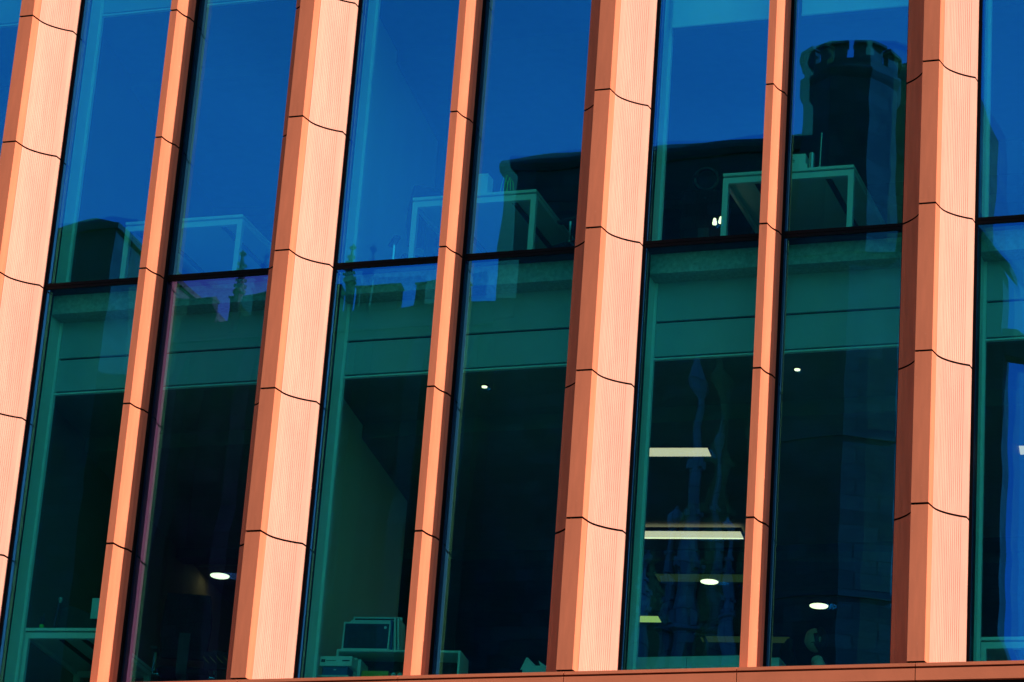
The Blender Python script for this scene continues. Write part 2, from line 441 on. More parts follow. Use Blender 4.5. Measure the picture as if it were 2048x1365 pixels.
def window(colm, row, xa, xb, z0, z1):
    b = 0.018
    m = MB()
    m.box(xa, xa + b, 0.0, 0.17, z0, z1).box(xb - b, xb, 0.0, 0.17, z0, z1)
    m.box(xa + b, xb - b, 0.002, 0.168, z0, z0 + 0.030).box(xa + b, xb - b, 0.002, 0.168, z1 - 0.028, z1)
    # glazing beads
    m.box(xa + b, xa + b + 0.004, 0.0025, 0.05, z0 + 0.030, z1 - 0.028).box(xb - b - 0.004, xb - b, 0.0025, 0.05, z0 + 0.03, z1 - 0.028)
    fr = part('window', m, 'frame')
    w, h = (xb - xa - 2 * b - 0.004), (z1 - z0 - 0.058 - 0.002)
    cx, cz = (xa + xb) / 2, (z0 + z1) / 2 + 0.001
    oz, ox, iz, ix = TILT.get((colm, row), (random.uniform(-.2, .2), random.uniform(-.2, .2), -4.5 + random.uniform(-1, 1), random.uniform(.6, 1.6)))
    warm = (colm, row) == (1 + 2, 0)
    for nm, y, tz, tx, mat, amp in (('outer_pane', 0.014, oz, ox, 'outer_glass_warm' if warm else 'outer_glass', -0.0005),
                                    ('inner_pane', 0.040, iz, ix, 'inner_glass', 0.0005)):
        if (colm, row) == (8, 0): amp *= .3
        me = pane_mesh(w, h, amp, rip=.00012 if (colm, row) == (6, 0) else .000035, seed=colm * 10 + row + (50 if nm[0] == 'i' else 0))
        o = link(nm, me, mat)
        o.location = (cx, y, cz); o.rotation_euler = (tx * 1e-3, 0, tz * 1e-3)
        o.parent = fr
        o.location = o.location - building.location - fr.location
for bay in range(NB):
    cols = [(bay * P + 0.2395, bay * P + NO + 2 * NC - 0.0500), (bay * P + NO + 0.0500, (bay + 1) * P + 2 * WC - 0.2395)]
    for c, (xa, xb) in enumerate(cols):
        window(bay * 2 + c, 0, xa, xb, ZS - 0.01, ZT - 0.002)
        window(bay * 2 + c, 1, xa, xb, ZT + 0.002, 16.833)
        window(bay * 2 + c, 2, xa, xb, 16.837, 20.85)

# sill course at the foot of the fins
XL, XR = -0.9, NB * P + 0.8
joints = sorted([k * P + WC for k in range(NB + 1)] + [k * P + NO + NC for k in range(NB)])
edges = [XL] + joints + [XR]
for a, b in zip(edges, edges[1:]):
    a2, b2 = a + 0.004, b - 0.004
    part('sill_cap', MB().add([(a2, -0.505, 8.675), (b2, -0.505, 8.675), (b2, 0.0, 8.690), (a2, 0.0, 8.690),
                               (a2, -0.505, 8.7025), (b2, -0.505, 8.7025), (b2, 0.0, 8.7150), (a2, 0.0, 8.7150)],
                              [(0, 3, 2, 1), (4, 5, 6, 7), (0, 1, 5, 4), (2, 3, 7, 6), (0, 4, 7, 3), (1, 2, 6, 5)]), 'sill_terracotta')
    part('sill_band', MB().box(a2, b2, -0.503, -0.46, 8.559, 8.658), 'sill_terracotta')
part('soffit', MB().box(XL, XR, -0.455, 0.6, 8.50, 8.674), 'core')
# lower storey, set back under the sill
part('ground_floor_wall', MB().box(XL, XR, 0.6, 0.9, -0.3, 8.50), 'frame')
for k in range(NB + 1):
    part('ground_floor_column', MB().box(k * P + WC - .2, k * P + WC + .2, 0.02, 0.42, 0.0, 8.50), 'sill_terracotta')
# body of the building
part('roof', MB().box(XL, XR, 0.0, 14.2, 20.9, 21.2), 'core')
part('side_wall', MB().box(XL - .2, XL, 0.0, 14.2, 0, 21.2), 'core')
part('side_wall', MB().box(XR, XR + .2, 0.0, 14.2, 0, 21.2), 'core')
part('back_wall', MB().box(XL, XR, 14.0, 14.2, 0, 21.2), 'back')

# interior, both storeys: the rooms are turned a little against the facade
RHO = R(7.8)
UX, VX = Vector((math.cos(RHO), math.sin(RHO), 0)), Vector((-math.sin(RHO), math.cos(RHO), 0))
for st in range(3):
    dz = 4.05 * st
    fl, zt = 8.78 + dz, ZT + dz
    part('floor', MB().box(XL, XR, 0.18, 14.0, fl - 0.26, fl), 'carpet')
    part('ceiling', MB().box(XL, XR, 0.44, 1.93, 11.95 + dz, 12.02 + dz), 'ceiling')
    part('ceiling', MB().box(XL, XR, 1.93, 5.75, 11.80 + dz, 12.02 + dz), 'ceiling')
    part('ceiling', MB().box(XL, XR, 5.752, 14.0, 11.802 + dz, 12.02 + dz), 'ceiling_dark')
    part('ceiling_beam', MB().obox((7.4, 5.85, 11.745 + dz), (9.0, 0.12, 0.055), UX, VX), 'ceiling_dark')
    part('inner_angle', MB().box(XL, XR, 0.200, 0.212, 12.746 + dz, 12.766 + dz), 'aluminium')
    part('floor_edge_shade', MB().box(XL, XR, 0.22, 0.405, 12.665 + dz, 12.80 + dz), 'core')  # floor edge, deepened in black to paint the shade above the panels
    for f in range(NB + 1):
        x = f * P
        part('wall_lining', MB().box(x - 0.40, x + 0.235, 0.172, 0.40, fl, 12.755 + dz), 'lining')
        part('wall_lining', MB().box(x - 0.44, x + 0.262, 0.40, 0.44, fl, 12.755 + dz), 'lining')
        if f < NB:
            xa, xb = x + 0.264, x + P - 0.442
            part('spandrel_panel', MB().box(xa, xb, 0.408, 0.436, 12.202 + dz, 12.74 + dz), 'panel')
            part('spandrel_panel', MB().box(xa, xb, 0.408, 0.436, 11.862 + dz, 12.180 + dz), 'panel')
            part('spandrel_backing', MB().box(xa, xb, 0.438, 0.455, 11.846 + dz, 12.76 + dz), 'core')
            part('spandrel_trim', MB().box(xa, xb, 0.398, 0.437, 11.826 + dz, 11.842 + dz), 'lining')
    for f, mat in ((0, 'wall_brown'), (1, 'wall_brown'), (2, 'wall')):
        o = Vector((f * P + 0.036, 0.44, 0))
        hl = 1.72 if f == 2 else 6.6
        c = o + VX * hl - UX * 0.06
        part('partition_wall', MB().obox((c.x, c.y, (fl + 11.93 + dz) / 2), (0.06, hl, (11.93 + dz - fl) / 2), UX, VX), mat)
# lowered white blinds in the two upper windows right of the middle
for bay, xs in ((3, (0.29, 1.36)), (3, (1.53, 2.56))):
    part('roller_blind', MB().box(bay * P + xs[0], bay * P + xs[1], 0.300, 0.306, 15.10, 15.88)
         .tube([(bay * P + xs[0], .303, 15.10), (bay * P + xs[1], .303, 15.10)], 0.013), 'blind')

# ------------------------------------------------------------------ ceiling lamps
def bar_lamp(label, re, length, wid, z, mats, edge=False):
    """rectangular lamp, its right end at re, lying along the turned room"""
    t = thing('ceiling_light', label, 'ceiling lamp', (re[0], re[1], z), RHO, 'lamps on the lower office ceiling')
    MB().box(-length, 0, 0, wid, -0.012, 0.0).obj('diffuser', mats, t)
    m = MB().box(-length - .012, 0.012, -0.012, -0.002, -0.010, 0.03).box(-length - .012, 0.012, wid + 0.002, wid + 0.012, -0.010, 0.03)
    m.box(0.002, 0.012, -0.002, wid + .002, -0.010, 0.03).box(-length - .012, -length - .002, -0.002, wid + .002, -0.010, 0.03)
    m.obj('rim', 'black', t)
    if edge: MB().box(-length, 0, wid - 0.045, wid - 0.02, -0.016, -0.0125).obj('tube', 'lamp_bar_edge', t)
    return t
ZC = 11.796
bar_lamp('pale rectangular ceiling lamp nearest the glass, topmost of the lit bars', (9.128, 2.645), .85, 0.24, ZC, 'lamp_bar')
bar_lamp('long pale ceiling lamp with a bright lower edge, above the round lamp', (8.795, 5.02), 1.25, 0.25, ZC - .06, 'lamp_bar', True)
bar_lamp('short greenish ceiling lamp low beside the green window lining', (6.975, 8.085), .62, 0.24, ZC, 'lamp_green')
bar_lamp('dim olive ceiling lamp behind the round disc lamp', (8.387, 6.66), .98, 0.27, ZC, 'lamp_dim')
bar_lamp('dim olive ceiling lamp lowest, just over the white cabinet', (8.245, 9.05), 1.03, 0.24, ZC, 'lamp_dim')
def disc_lamp(label, x, y, r, z=ZC):
    t = thing('ceiling_light', label, 'ceiling lamp', (x, y, z), 0, 'lamps on the lower office ceiling')
    MB().lathe([(r, 0.0), (r, -0.012), (r * .97, -0.016)], n=32).obj('diffuser', 'lamp_disc', t)
    MB().lathe([(r + .003, 0.02), (r + .012, 0.02), (r + .012, -0.008), (r + .003, -0.008), (r + .003, 0.02)], n=32).obj('rim', 'black', t)
disc_lamp('round white ceiling lamp at far left, over the dark chair', 2.475, 6.045, 0.108)
disc_lamp('round white ceiling lamp in front of the dim olive lamp', 7.932, 6.861, 0.098)
disc_lamp('round white ceiling lamp above the person in white', 8.891, 7.885, 0.102)
disc_lamp('tiny bright downlight under the grey panels in the fourth window', 7.40, 1.10, 0.026, 11.946)
disc_lamp('tiny bright downlight under the grey panels in the sixth window', 10.41, 1.11, 0.026, 11.946)
t = thing('ceiling_light', 'bright rectangular ceiling lamp cut by the right edge of the photo', 'ceiling lamp', (12.06, 3.0, ZC), RHO, 'lamps on the lower office ceiling')
MB().box(0, 1.4, 0, 0.24, -0.012, 0).obj('diffuser', 'lamp_bar', t); MB().box(-.012, 1.412, -.012, -.002, -.01, .03).obj('rim', 'black', t)
def twin_spot(label, x, y, z, r):
    t = thing('desk_lamp', label, 'lamp', (x, y, z))
    MB().lathe([(r, 0.0), (r * 1.0, .02), (r * .6, .06)], n=16).obj('bulb', 'lamp_disc', t)
    MB().tube([(0, 0, .055), (0, .05, .10), (0, .3, -.1)], 0.008).obj('stem', 'black', t)
twin_spot('small glowing bulb left of the white desk leg', 9.655, 0.80, 13.29, 0.020)
twin_spot('small glowing bulb half hidden by the white desk leg', 9.718, 0.80, 13.30, 0.026)

# ------------------------------------------------------------------ furniture
def desk(label, x0, x1, y0, depth, ztop, zfl, skew=0.0):
    t = thing('desk', label, 'desk', (x0, y0, zfl), skew, 'white bench desks at the windows')
    w, h = x1 - x0, ztop - zfl
    MB().box(0, w, 0, depth, h - 0.028, h).obj('desktop', 'white', t, bevel=0.002)
    hr = h - 0.042
    for x in (0.0, w - 0.052):
        for y in (0.012, depth - 0.062):
            MB().box(x, x + 0.052, y, y + 0.05, 0, hr).obj('leg', 'white', t)
    for y in (0.012, depth - 0.062): MB().box(0.0525, w - 0.0525, y, y + 0.05, hr - 0.055, hr).obj('rail', 'white', t)
    for x in (0.0, w - 0.03): MB().box(x, x + 0.03, 0.0625, depth - 0.0625, hr - 0.04, hr).obj('side_rail', 'white', t)
    for x in (0.25, w - .3): MB().box(x, x + .05, 0.0625, depth - .0625, hr + .0005, h - 0.0285).obj('spacer', 'black', t)
    return t
UF = 12.83
desk('white bench desk leftmost in the upper windows, bare and against blue sky', 3.795, 5.03, 0.43, 1.5, 13.60, UF, R(1.0))
desk('white bench desk in the middle of the upper windows with a pale box on top', 6.80, 8.025, 0.41, 1.5, 13.615, UF, R(1.0))
desk('white bench desk in the right upper windows with white box and metal cup', 9.832, 11.045, 0.41, 1.5, 13.615, UF, R(1.0))
desk('white desk low in the leftmost window with a dark screen on it', 3.245, 4.02, 0.44, 1.4, 9.525, 8.78, R(6.0))
desk('white desk low at the right edge behind sky reflecting glass', 12.262, 13.3, 0.46, 1.4, 9.19, 8.50, R(3))

def chair(label, x, y, z, rz, scale=1.0, loop=False):
    t = thing('office_chair', label, 'office chair', (x, y, z), rz, 'black office chairs')
    t.scale = (scale,) * 3
    MB().box(-.24, .24, -.24, .23, .44, .51).obj('seat', 'fabric', t, bevel=0.03)
    m = MB(); n = 9; vs = []
    for k in range(n):
        zz = .56 + .62 * k / (n - 1); hw = .205 + .03 * math.sin(math.pi * k / (n - 1)); yb = .24 + .05 * (k / (n - 1)) ** 2 - .02 * math.sin(math.pi * k / (n - 1))
        vs += [(-hw, yb, zz), (hw, yb, zz), (hw, yb + .045, zz), (-hw, yb + .045, zz)]
    fs = [(4 * k + i, 4 * k + (i + 1) % 4, 4 * k + 4 + (i + 1) % 4, 4 * k + 4 + i) for k in range(n - 1) for i in range(4)] + [(3, 2, 1, 0), (4 * n - 4, 4 * n - 3, 4 * n - 2, 4 * n - 1)]
    m.add(vs, fs).obj('backrest', 'fabric', t, bevel=0.015)
    MB().box(-.05, .05, .295, .325, .40, .80).box(-.05, .05, .0, .325, .395, .43).obj('back_support', 'black', t)
    if loop:
        MB().tube([(.11 * math.cos(a), .30, 1.30 + .11 * math.sin(a)) for a in [k * math.pi / 8 for k in range(17)]], 0.02, 6).tube([(0, .30, 1.1), (0, .30, 1.19)], .02).obj('headrest', 'black', t)
    for sx in (-1, 1):
        MB().tube([(sx * .22, .05, .46), (sx * .29, .05, .46), (sx * .29, .05, .67)], .017, 6).obj('armrest_post', 'chrome', t)
        MB().box(sx * .29 - .035, sx * .29 + .035, -.1, .16, .67, .70).obj('armrest', 'black', t, bevel=0.01)
    MB().lathe([(.03, .10), (.03, .40), (.05, .44)], n=10).obj('gas_post', 'chrome', t)
    b = MB()
    for k in range(5):
        a = 2 * math.pi * k / 5
        b.tube([(0, 0, .12), (.29 * math.cos(a), .29 * math.sin(a), .075)], [.028, .016], 6)
    b.obj('base', 'black', t)
    for k in range(5):
        a = 2 * math.pi * k / 5
        MB().tube([(.29 * math.cos(a) - .02, .29 * math.sin(a), .03), (.29 * math.cos(a) + .02, .29 * math.sin(a), .03)], .03, 10).obj('caster', 'black', t)
    return t
chair('dark office chair with chrome arms behind the lower window second from left', 4.55, 1.25, 8.78, R(200), 1.0)
chair('black office chair right of the middle upper desk, half behind a broad fin', 8.25, 1.25, UF, R(250), 1.0)
chair('black office chair under the middle upper desk beside the slim fin', 7.35, 2.55, UF, R(30), 1.0)
chair('black office chair with looped headrest left of the right upper desk', 9.47, 1.20, UF - .33, R(190), 1.0, True)
chair('black office chair seen through the frame of the right upper desk', 9.95, 2.3, UF, R(150), 1.0)
chair('faint dark office chair behind the left end of the middle upper desk', 6.55, 1.35, UF, R(215), 1.0)

def simple(name, mb, mat, label, cat, loc=(0, 0, 0), rz=0.0, group=None, bevel=0.0):
    o = mb.obj(name, mat, bevel=bevel)
    o.location = loc; o.rotation_euler = (0, 0, rz); o['label'] = label; o['category'] = cat
    if group: o['group'] = group
    return o
# on the upper desks
t = thing('carton', 'pale upright carton on the middle upper desk, left of the green wire', 'box', (7.395, 0.45, 13.615), R(2))
MB().box(0, .13, 0, .16, 0, .212).obj('body', 'paper', t, bevel=0.003); MB().box(.004, .006, -0.001, -0.0005, .03, .13).obj('print', 'black', t)
m = MB()
for dx, top in ((0.0, .17), (.03, .185), (.06, .16)):
    m.tube([(dx, 0, 0), (dx + .006, .01, .09), (dx + .02, .02, top), (dx + .05, .03, top - .05), (dx + .06, .03, 0.0)], .0035, 5)
simple('wire_rack', m, 'green', 'thin green looped wires standing on the middle upper desk', 'wire rack', (7.66, 0.45, 13.615))
t = thing('carton', 'low white box with dark print on the right upper desk beside the slim fin', 'box', (10.43, 0.45, 13.617), R(2))
MB().box(0, .158, 0, .14, .05, .155).obj('body', 'paper', t, bevel=0.002); MB().box(-.03, .178, -.01, .15, 0, .049).obj('tray', 'white', t)
MB().box(.02, .06, -.0012, -.0004, .090, .098).box(.010, .06, -.0012, -.0004, .074, .081).box(.02, .045, -.0012, -.0004, .106, .112).obj('print', 'black', t)
simple('cup', MB().lathe([(.026, 0), (.027, .155), (.022, .155), (.022, .008)], n=20), 'steel', 'brushed metal cup on the right upper desk between white box and pole', 'cup', (10.645, 0.47, 13.617))
t = thing('desk_pole', 'thin pale upright pole on the right upper desk', 'pole', (10.72, 0.47, 13.617))
MB().lathe([(.035, 0), (.035, .006)], n=16).obj('base', 'white', t); MB().tube([(0, 0, .006), (.008, 0, .355)], .0055).obj('rod', 'white', t)
m = MB(); m.tube([(.00, 0, .006), (.03, 0, .022), (.07, 0, .024), (.10, 0, .006)], .003, 6)
simple('cable', m, 'black', 'short bowed cable lying on the right upper desk by its right corner', 'cable', (10.86, 0.43, 13.617))
t = thing('monitor', 'dark monitor back facing the glass at the upper right edge', 'monitor', (12.27, 0.85, 13.60), R(3))
MB().box(0, .56, 0, .03, .0, .34).obj('screen', 'black', t, bevel=.006); MB().box(.25, .31, .03, .06, -.12, .2).box(.16, .40, -.02, .14, -.13, -.12).obj('stand', 'black', t)
# lower left desk: dark screen seen from behind, pens, papers
t = thing('monitor', 'black sloping screen back on the low desk in the leftmost window', 'monitor', (3.42, 0.72, 9.525), R(14))
MB().add([(0, 0, 0.01), (.62, 0, .01), (.62, 0, .12), (.13, 0, .295), (.03, 0, .27),
          (0, .03, 0.01), (.62, .03, .01), (.62, .03, .12), (.13, .03, .295), (.03, .03, .27)],
         [(0, 1, 2, 3, 4), (9, 8, 7, 6, 5), (0, 5, 6, 1), (1, 6, 7, 2), (2, 7, 8, 3), (3, 8, 9, 4), (4, 9, 5, 0)]).obj('screen', 'black', t)
MB().box(.2, .4, -.03, .1, 0, .008).obj('base', 'black', t)
t = thing('pen_pot', 'green pen pot with dark pens at the left of the low desk', 'pen pot', (3.36, 0.56, 9.515))
MB().lathe([(.02, 0), (.022, .07), (.018, .07), (.016, .006)], n=14).obj('pot', 'green', t)
for k, (dx, h_) in enumerate(((-.008, .15), (.006, .18), (.012, .14))): MB().tube([(dx * .4, 0, .01), (dx * 2, .0, h_)], .004, 6).obj('pen', 'navy', t)
t = thing('desk_lamp', 'slim dark lamp with a pale head beside the sloping screen', 'lamp', (3.43, 0.66, 9.515))
MB().lathe([(.04, 0), (.04, .01)], n=16).obj('base', 'black', t); MB().tube([(0, 0, .01), (.015, 0, .18), (.035, 0, .34)], .011, 8).obj('stem', 'navy', t)
MB().lathe([(.012, -.03), (.022, 0), (.02, .02)], (.04, 0, .34), n=10).obj('head', 'steel', t)
simple('paper_sheet', MB().box(0, .16, 0, .004, 0, .20), 'paper', 'pale upright sheet behind the sloping screen, beside the slim fin', 'paper', (3.74, 0.78, 9.70), R(8))
# shelf unit in the third lower window
SH = (6.36, 0.66)
t = thing('shelf_unit', 'low white shelf unit carrying picture frames in the third lower window', 'shelf', (6.34, 0.66, 8.78), RHO)
MB().box(0, 1.15, 0, .34, .500, .520).obj('shelf', 'white', t, bevel=.002)
MB().box(0, 1.15, 0, .34, .10, .12).obj('shelf', 'white', t, bevel=.002)
for x in (0, 1.13): MB().box(x, x + .02, 0, .34, 0, .499).obj('side_panel', 'white', t)
MB().box(.02, 1.13, .33, .345, 0, .499).obj('back_panel', 'black', t)
ZSH = 9.301
def frame(label, u, v, w, h, inner, lean=0.10, spot=False, zb=ZSH):
    o = Vector((6.34, 0.66, zb)) + UX * u + VX * v
    t = thing('picture_frame', label, 'picture frame', o, RHO, 'framed boards leaning on the shelf')
    t.rotation_euler = (-lean, 0, RHO)
    b = .014
    MB().box(0, w, 0, .02, 0, b).box(0, w, 0, .02, h - b, h).box(0, b, 0, .02, b, h - b).box(w - b, w, 0, .02, b, h - b).obj('frame', 'white', t)
    MB().box(b, w - b, .006, .016, b, h - b).obj('board', inner, t)
    if spot: MB().lathe([(.013, 0), (.013, .002)], n=16).obj('badge', 'paper', t).matrix_local = Matrix.Translation((w - .05, .004, h - .05)) @ Matrix.Rotation(R(90), 4, 'X')
    return t
frame('white framed dark board with a pale round badge, frontmost on the shelf', .035, .02, .44, .265, 'navy', .05, True)
frame('white framed board standing second behind the badged one', .085, .07, .44, .30, 'white', .06)
frame('tallest white framed dark board at the back of the stack', .09, .12, .455, .345, 'black', .06)
for k, (u, h_, lean, mat, lab) in enumerate(((.485, .285, 8, 'blue', 'blue grey folder standing right of the picture frames'), (.525, .31, 12, 'white', 'first white leaning folder right of the blue grey one'), (.555, .31, 12, 'white', 'last white leaning folder before the slim fin'))):
    o = Vector((6.34, 0.66, ZSH)) + UX * u + VX * .03
    f = simple('folder', MB().box(0, .016, 0, .24, 0, h_), mat, lab, 'folder', o, RHO, 'folders on the shelf', .002)
    f.rotation_euler = (0, -R(lean) * .4, RHO)
o = Vector((6.34, 0.66, ZSH)) + UX * .63 + VX * .1
simple('desk_clock', MB().prism_dir([(0, 0), (.12, 0), (.10, .12), (.02, .19)], (0, 0, 0), (1, 0, 0), (0, 0, 1), (0, 1, 0), .05), 'black', 'small dark wedge on the shelf half behind the slim fin', 'clock', o, RHO)
# inside the shelf and in front of it
def ush(u, v, z): return Vector((6.34, 0.66, 0)) + UX * u + VX * v + Vector((0, 0, z))
for u, w, h_, lab in ((.03, .065, .33, 'pale box file at the left end under the shelf'), (.105, .085, .325, 'wider pale box file second from the left under the shelf'), (.20, .03, .31, 'narrow pale box file nearest the dark gap under the shelf')):
    simple('box_file', MB().box(0, w, 0, .26, 0, h_), 'white', lab, 'box file', ush(u, .02, 8.902), RHO, 'box files under the shelf', .003)
simple('carton', MB().box(0, .25, 0, .14, 0, .055), 'yellow', 'flat yellow box lying on the pile under the shelf', 'box', ush(.24, .03, 9.055), RHO, bevel=.003)
simple('book', MB().box(0, .28, 0, .15, 0, .03), 'navy', 'dark book lying under the flat yellow box', 'book', ush(.23, .03, 9.02), RHO, bevel=.002)
simple('carton', MB().box(0, .29, 0, .16, 0, .10), 'paper', 'pale carton at the bottom of the pile under the yellow box', 'box', ush(.225, .03, 8.915), RHO, bevel=.003)
t = thing('toy', 'orange soft toy with two pale eyes at the right under the shelf', 'toy', ush(.57, .10, 8.902), RHO)
MB().lathe([(.03, 0), (.08, .04), (.09, .11), (.07, .18), (.03, .215), (.005, .22)], n=14).obj('body', 'orange', t, smooth=True)
for s in (-1, 1): MB().lathe([(.002, -.022), (.016, -.016), (.024, 0), (.016, .016), (.002, .022)], (s * .03, -.075, .17), n=12).obj('eye', 'paper', t, smooth=True)
bx = [(.30, .21, .09, 'white', 9.10, 6.255, .50, 'white printed box topmost on the pile at the left of the shelf'),
      (.24, .18, .085, 'blue', 9.014, 6.275, .52, 'blue box in the middle of the pile left of the shelf'),
      (.30, .20, .10, 'navy', 8.912, 6.23, .50, 'dark box with a white rim low in the pile left of the shelf')]
for w, d, h_, mat, z, x, y, lab in bx:
    t = thing('carton', lab, 'box', (x, y, z), R(5), 'pile of boxes left of the shelf')
    MB().box(0, w, 0, d, 0, h_).obj('body', mat, t, bevel=.003)
    if mat == 'white': MB().box(.012, .05, -.0012, -.0005, .035, .062).box(.06, .15, -.0012, -.0005, .046, .052).box(w - .09, w - .02, -.0012, -.0005, .042, .054).obj('print', 'navy', t)
    if mat == 'navy': MB().box(-.006, w + .006, -.006, d + .006, h_ - .012, h_ + .001).obj('lid', 'white', t)
    if mat == 'blue': MB().box(w * .45, w * .55, -.0012, -.0005, .05, .06).obj('print', 'paper', t)
t = thing('side_table', 'low white stand under the pile of boxes beside the shelf', 'table', (6.19, .47, 8.78), R(5))
MB().box(0, .40, 0, .28, .105, .13).obj('tabletop', 'white', t)
for x in (0.01, .36):
    for y in (.01, .24): MB().box(x, x + .03, y, y + .03, 0, .105).obj('leg', 'white', t)
# dark chair room: grille panel
t = thing('radiator', 'dark panel with diagonal light strips low behind the second lower window', 'panel', (4.86, 1.0, 9.24), R(5))
MB().box(0, .34, 0, .03, 0, .17).obj('board', 'back', t)
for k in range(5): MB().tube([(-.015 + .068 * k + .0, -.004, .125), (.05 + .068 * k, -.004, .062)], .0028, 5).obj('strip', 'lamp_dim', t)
# fourth lower window: pale tray with papers
t = thing('storage_tray', 'pale tray heaped with papers at the foot of the fourth lower window', 'tray', (8.13, .62, 8.92), R(4))
MB().box(0.02, .45, 0, .25, 0, .17).obj('tray', 'paper', t, bevel=.006)
MB().add([(0, 0, .13), (.05, -.004, .24), (.12, 0, .17), (.02, .03, .14), (.06, .03, .25), (.13, .03, .18)], [(0, 1, 2), (3, 5, 4), (0, 3, 4, 1), (1, 4, 5, 2), (2, 5, 3, 0)]).obj('paper', 'paper', t)
m = MB()
for k in range(9):
    a = random.uniform(0, 3); x, y = .17 + .028 * k, .05 + random.uniform(0, .12)
    m.add([(x, y, .17), (x + .05, y + .01, .18), (x + .04 * math.cos(a), y + .02, .235 + .03 * random.random()), (x + .02, y + .05, .18)], [(0, 1, 2), (1, 3, 2), (3, 0, 2), (0, 3, 1)])
m.obj('crumpled_paper', 'lining', t)
# low white cabinets behind the fifth and sixth lower windows
t = thing('cabinet', 'long white cabinet along the foot of the fifth lower window', 'cabinet', (9.05, 1.02, 8.78), R(1.5))
for k in range(2): MB().box(k * .48 + .003, k * .48 + .477, 0, .45, .03, .46).obj('door', 'white', t, bevel=.003)
MB().box(0, .96, .0, .46, .4605, .475).obj('cabinet_top', 'white', t); MB().box(.02, .94, .03, .44, 0, .0295).obj('plinth', 'black', t)
t = thing('cabinet', 'small white cabinet right of the rightmost slim fin', 'cabinet', (10.05, 1.60, 8.78), R(1.5))
MB().box(0, .165, 0, .45, .03, .59).obj('body', 'white', t, bevel=.003); MB().box(-.004, .169, -.004, .454, .5905, .607).obj('cabinet_top', 'white', t)
t = thing('screen_stand', 'black bent monitor arm standing behind the long white cabinet', 'screen stand', (9.50, 1.62, 8.78))
MB().tube([(-.09, 0, .85), (.0, 0, .83), (.03, 0, .76), (.03, 0, .05)], .016, 8).obj('arm', 'black', t); MB().lathe([(.1, 0), (.1, .03)], (.03, 0, 0), n=16).obj('base', 'black', t)

# ------------------------------------------------------------------ person, seated in profile
def skin_mesh(name, verts, edges, radii, mat, parent, root=0, sub=2):
    me = D.meshes.new(name); me.from_pydata(verts, edges, []); me.update()
    o = link(name, me, mat, parent)
    o.modifiers.new('skin', 'SKIN')
    for i, r in enumerate(radii):
        me.skin_vertices[0].data[i].radius = (r, r) if not isinstance(r, tuple) else r
        me.skin_vertices[0].data[i].use_root = (i == root)
    s = o.modifiers.new('sub', 'SUBSURF'); s.levels = sub; s.render_levels = sub
    return o
pt = thing('person', 'person with dark hair and white top sitting in profile, low in the sixth window', 'person', (10.13, 3.25, 8.78), R(25))
# looks towards -x; seat height 0.46
V = [(0, 0, .54), (.02, 0, .72), (.02, 0, .92), (0, 0, 1.02), (-.01, 0, 1.10),          # pelvis .. neck
     (0, .17, .97), (-.08, .21, .74), (-.27, .14, .70), (-.36, .10, .72),
     (0, -.17, .97), (-.10, -.21, .74), (-.28, -.14, .69), (-.37, -.10, .71),
     (-.05, .10, .52), (-.42, .11, .53), (-.42, .11, .10), (-.55, .12, .06),
     (-.05, -.10, .52), (-.42, -.11, .53), (-.40, -.11, .10), (-.53, -.12, .06)]
E_ = [(0, 1), (1, 2), (2, 3), (3, 4), (2, 5), (5, 6), (6, 7), (7, 8), (2, 9), (9, 10), (10, 11), (11, 12), (0, 13), (13, 14), (14, 15), (15, 16), (0, 17), (17, 18), (18, 19), (19, 20)]
RD = [.14, .125, .13, .07, .055, .065, .05, .04, .03, .065, .05, .04, .03, .09, .065, .05, .04, .09, .065, .05, .04]
skin_mesh('body', V, E_, RD, 'shirt', pt)
hd = MB(); prof = []
nseg, nring = 16, 11
vs = []
for j in range(nring):
    a = math.pi * j / (nring - 1)
    for k in range(nseg):
        b = 2 * math.pi * k / nseg
        x, y, z = math.sin(a) * math.cos(b) * .098, math.sin(a) * math.sin(b) * .076, -math.cos(a) * .118
        if x < 0:                                  # face side: brow, nose, lips, chin
            fy = max(0, 1 - abs(y) / .03)
            x -= .022 * fy * max(0, 1 - abs(z + .018) / .028) + .006 * fy * max(0, 1 - abs(z + .062) / .014) + .010 * fy * max(0, 1 - abs(z + .10) / .025)
            x += .010 * max(0, 1 - abs(abs(y) - .03) / .018) * max(0, 1 - abs(z - .008) / .014)
        vs.append((x, y, z))
fs = [(j * nseg + k, j * nseg + (k + 1) % nseg, (j + 1) * nseg + (k + 1) % nseg, (j + 1) * nseg + k) for j in range(nring - 1) for k in range(nseg)]
h = hd.add(vs, fs).obj('head', 'skin', pt, smooth=True); h.location = (-.03, 0, 1.24); h.rotation_euler = (0, R(-12), 0)
hv = [(v[0] * 1.12 + .018, v[1] * 1.16, v[2] * 1.10 + .012) for v in vs]
keep = [f for f in fs if sum(hv[i][0] * 1.0 - hv[i][2] * .7 for i in f) / 4 > -.028 and sum(hv[i][2] for i in f) / 4 > -.115]
hr = MB().add(hv, keep).obj('hair', 'hair', pt, smooth=True); hr.location = (-.03, 0, 1.24); hr.rotation_euler = (0, R(-12), 0)
sm = hr.modifiers.new('thick', 'SOLIDIFY'); sm.thickness = .012
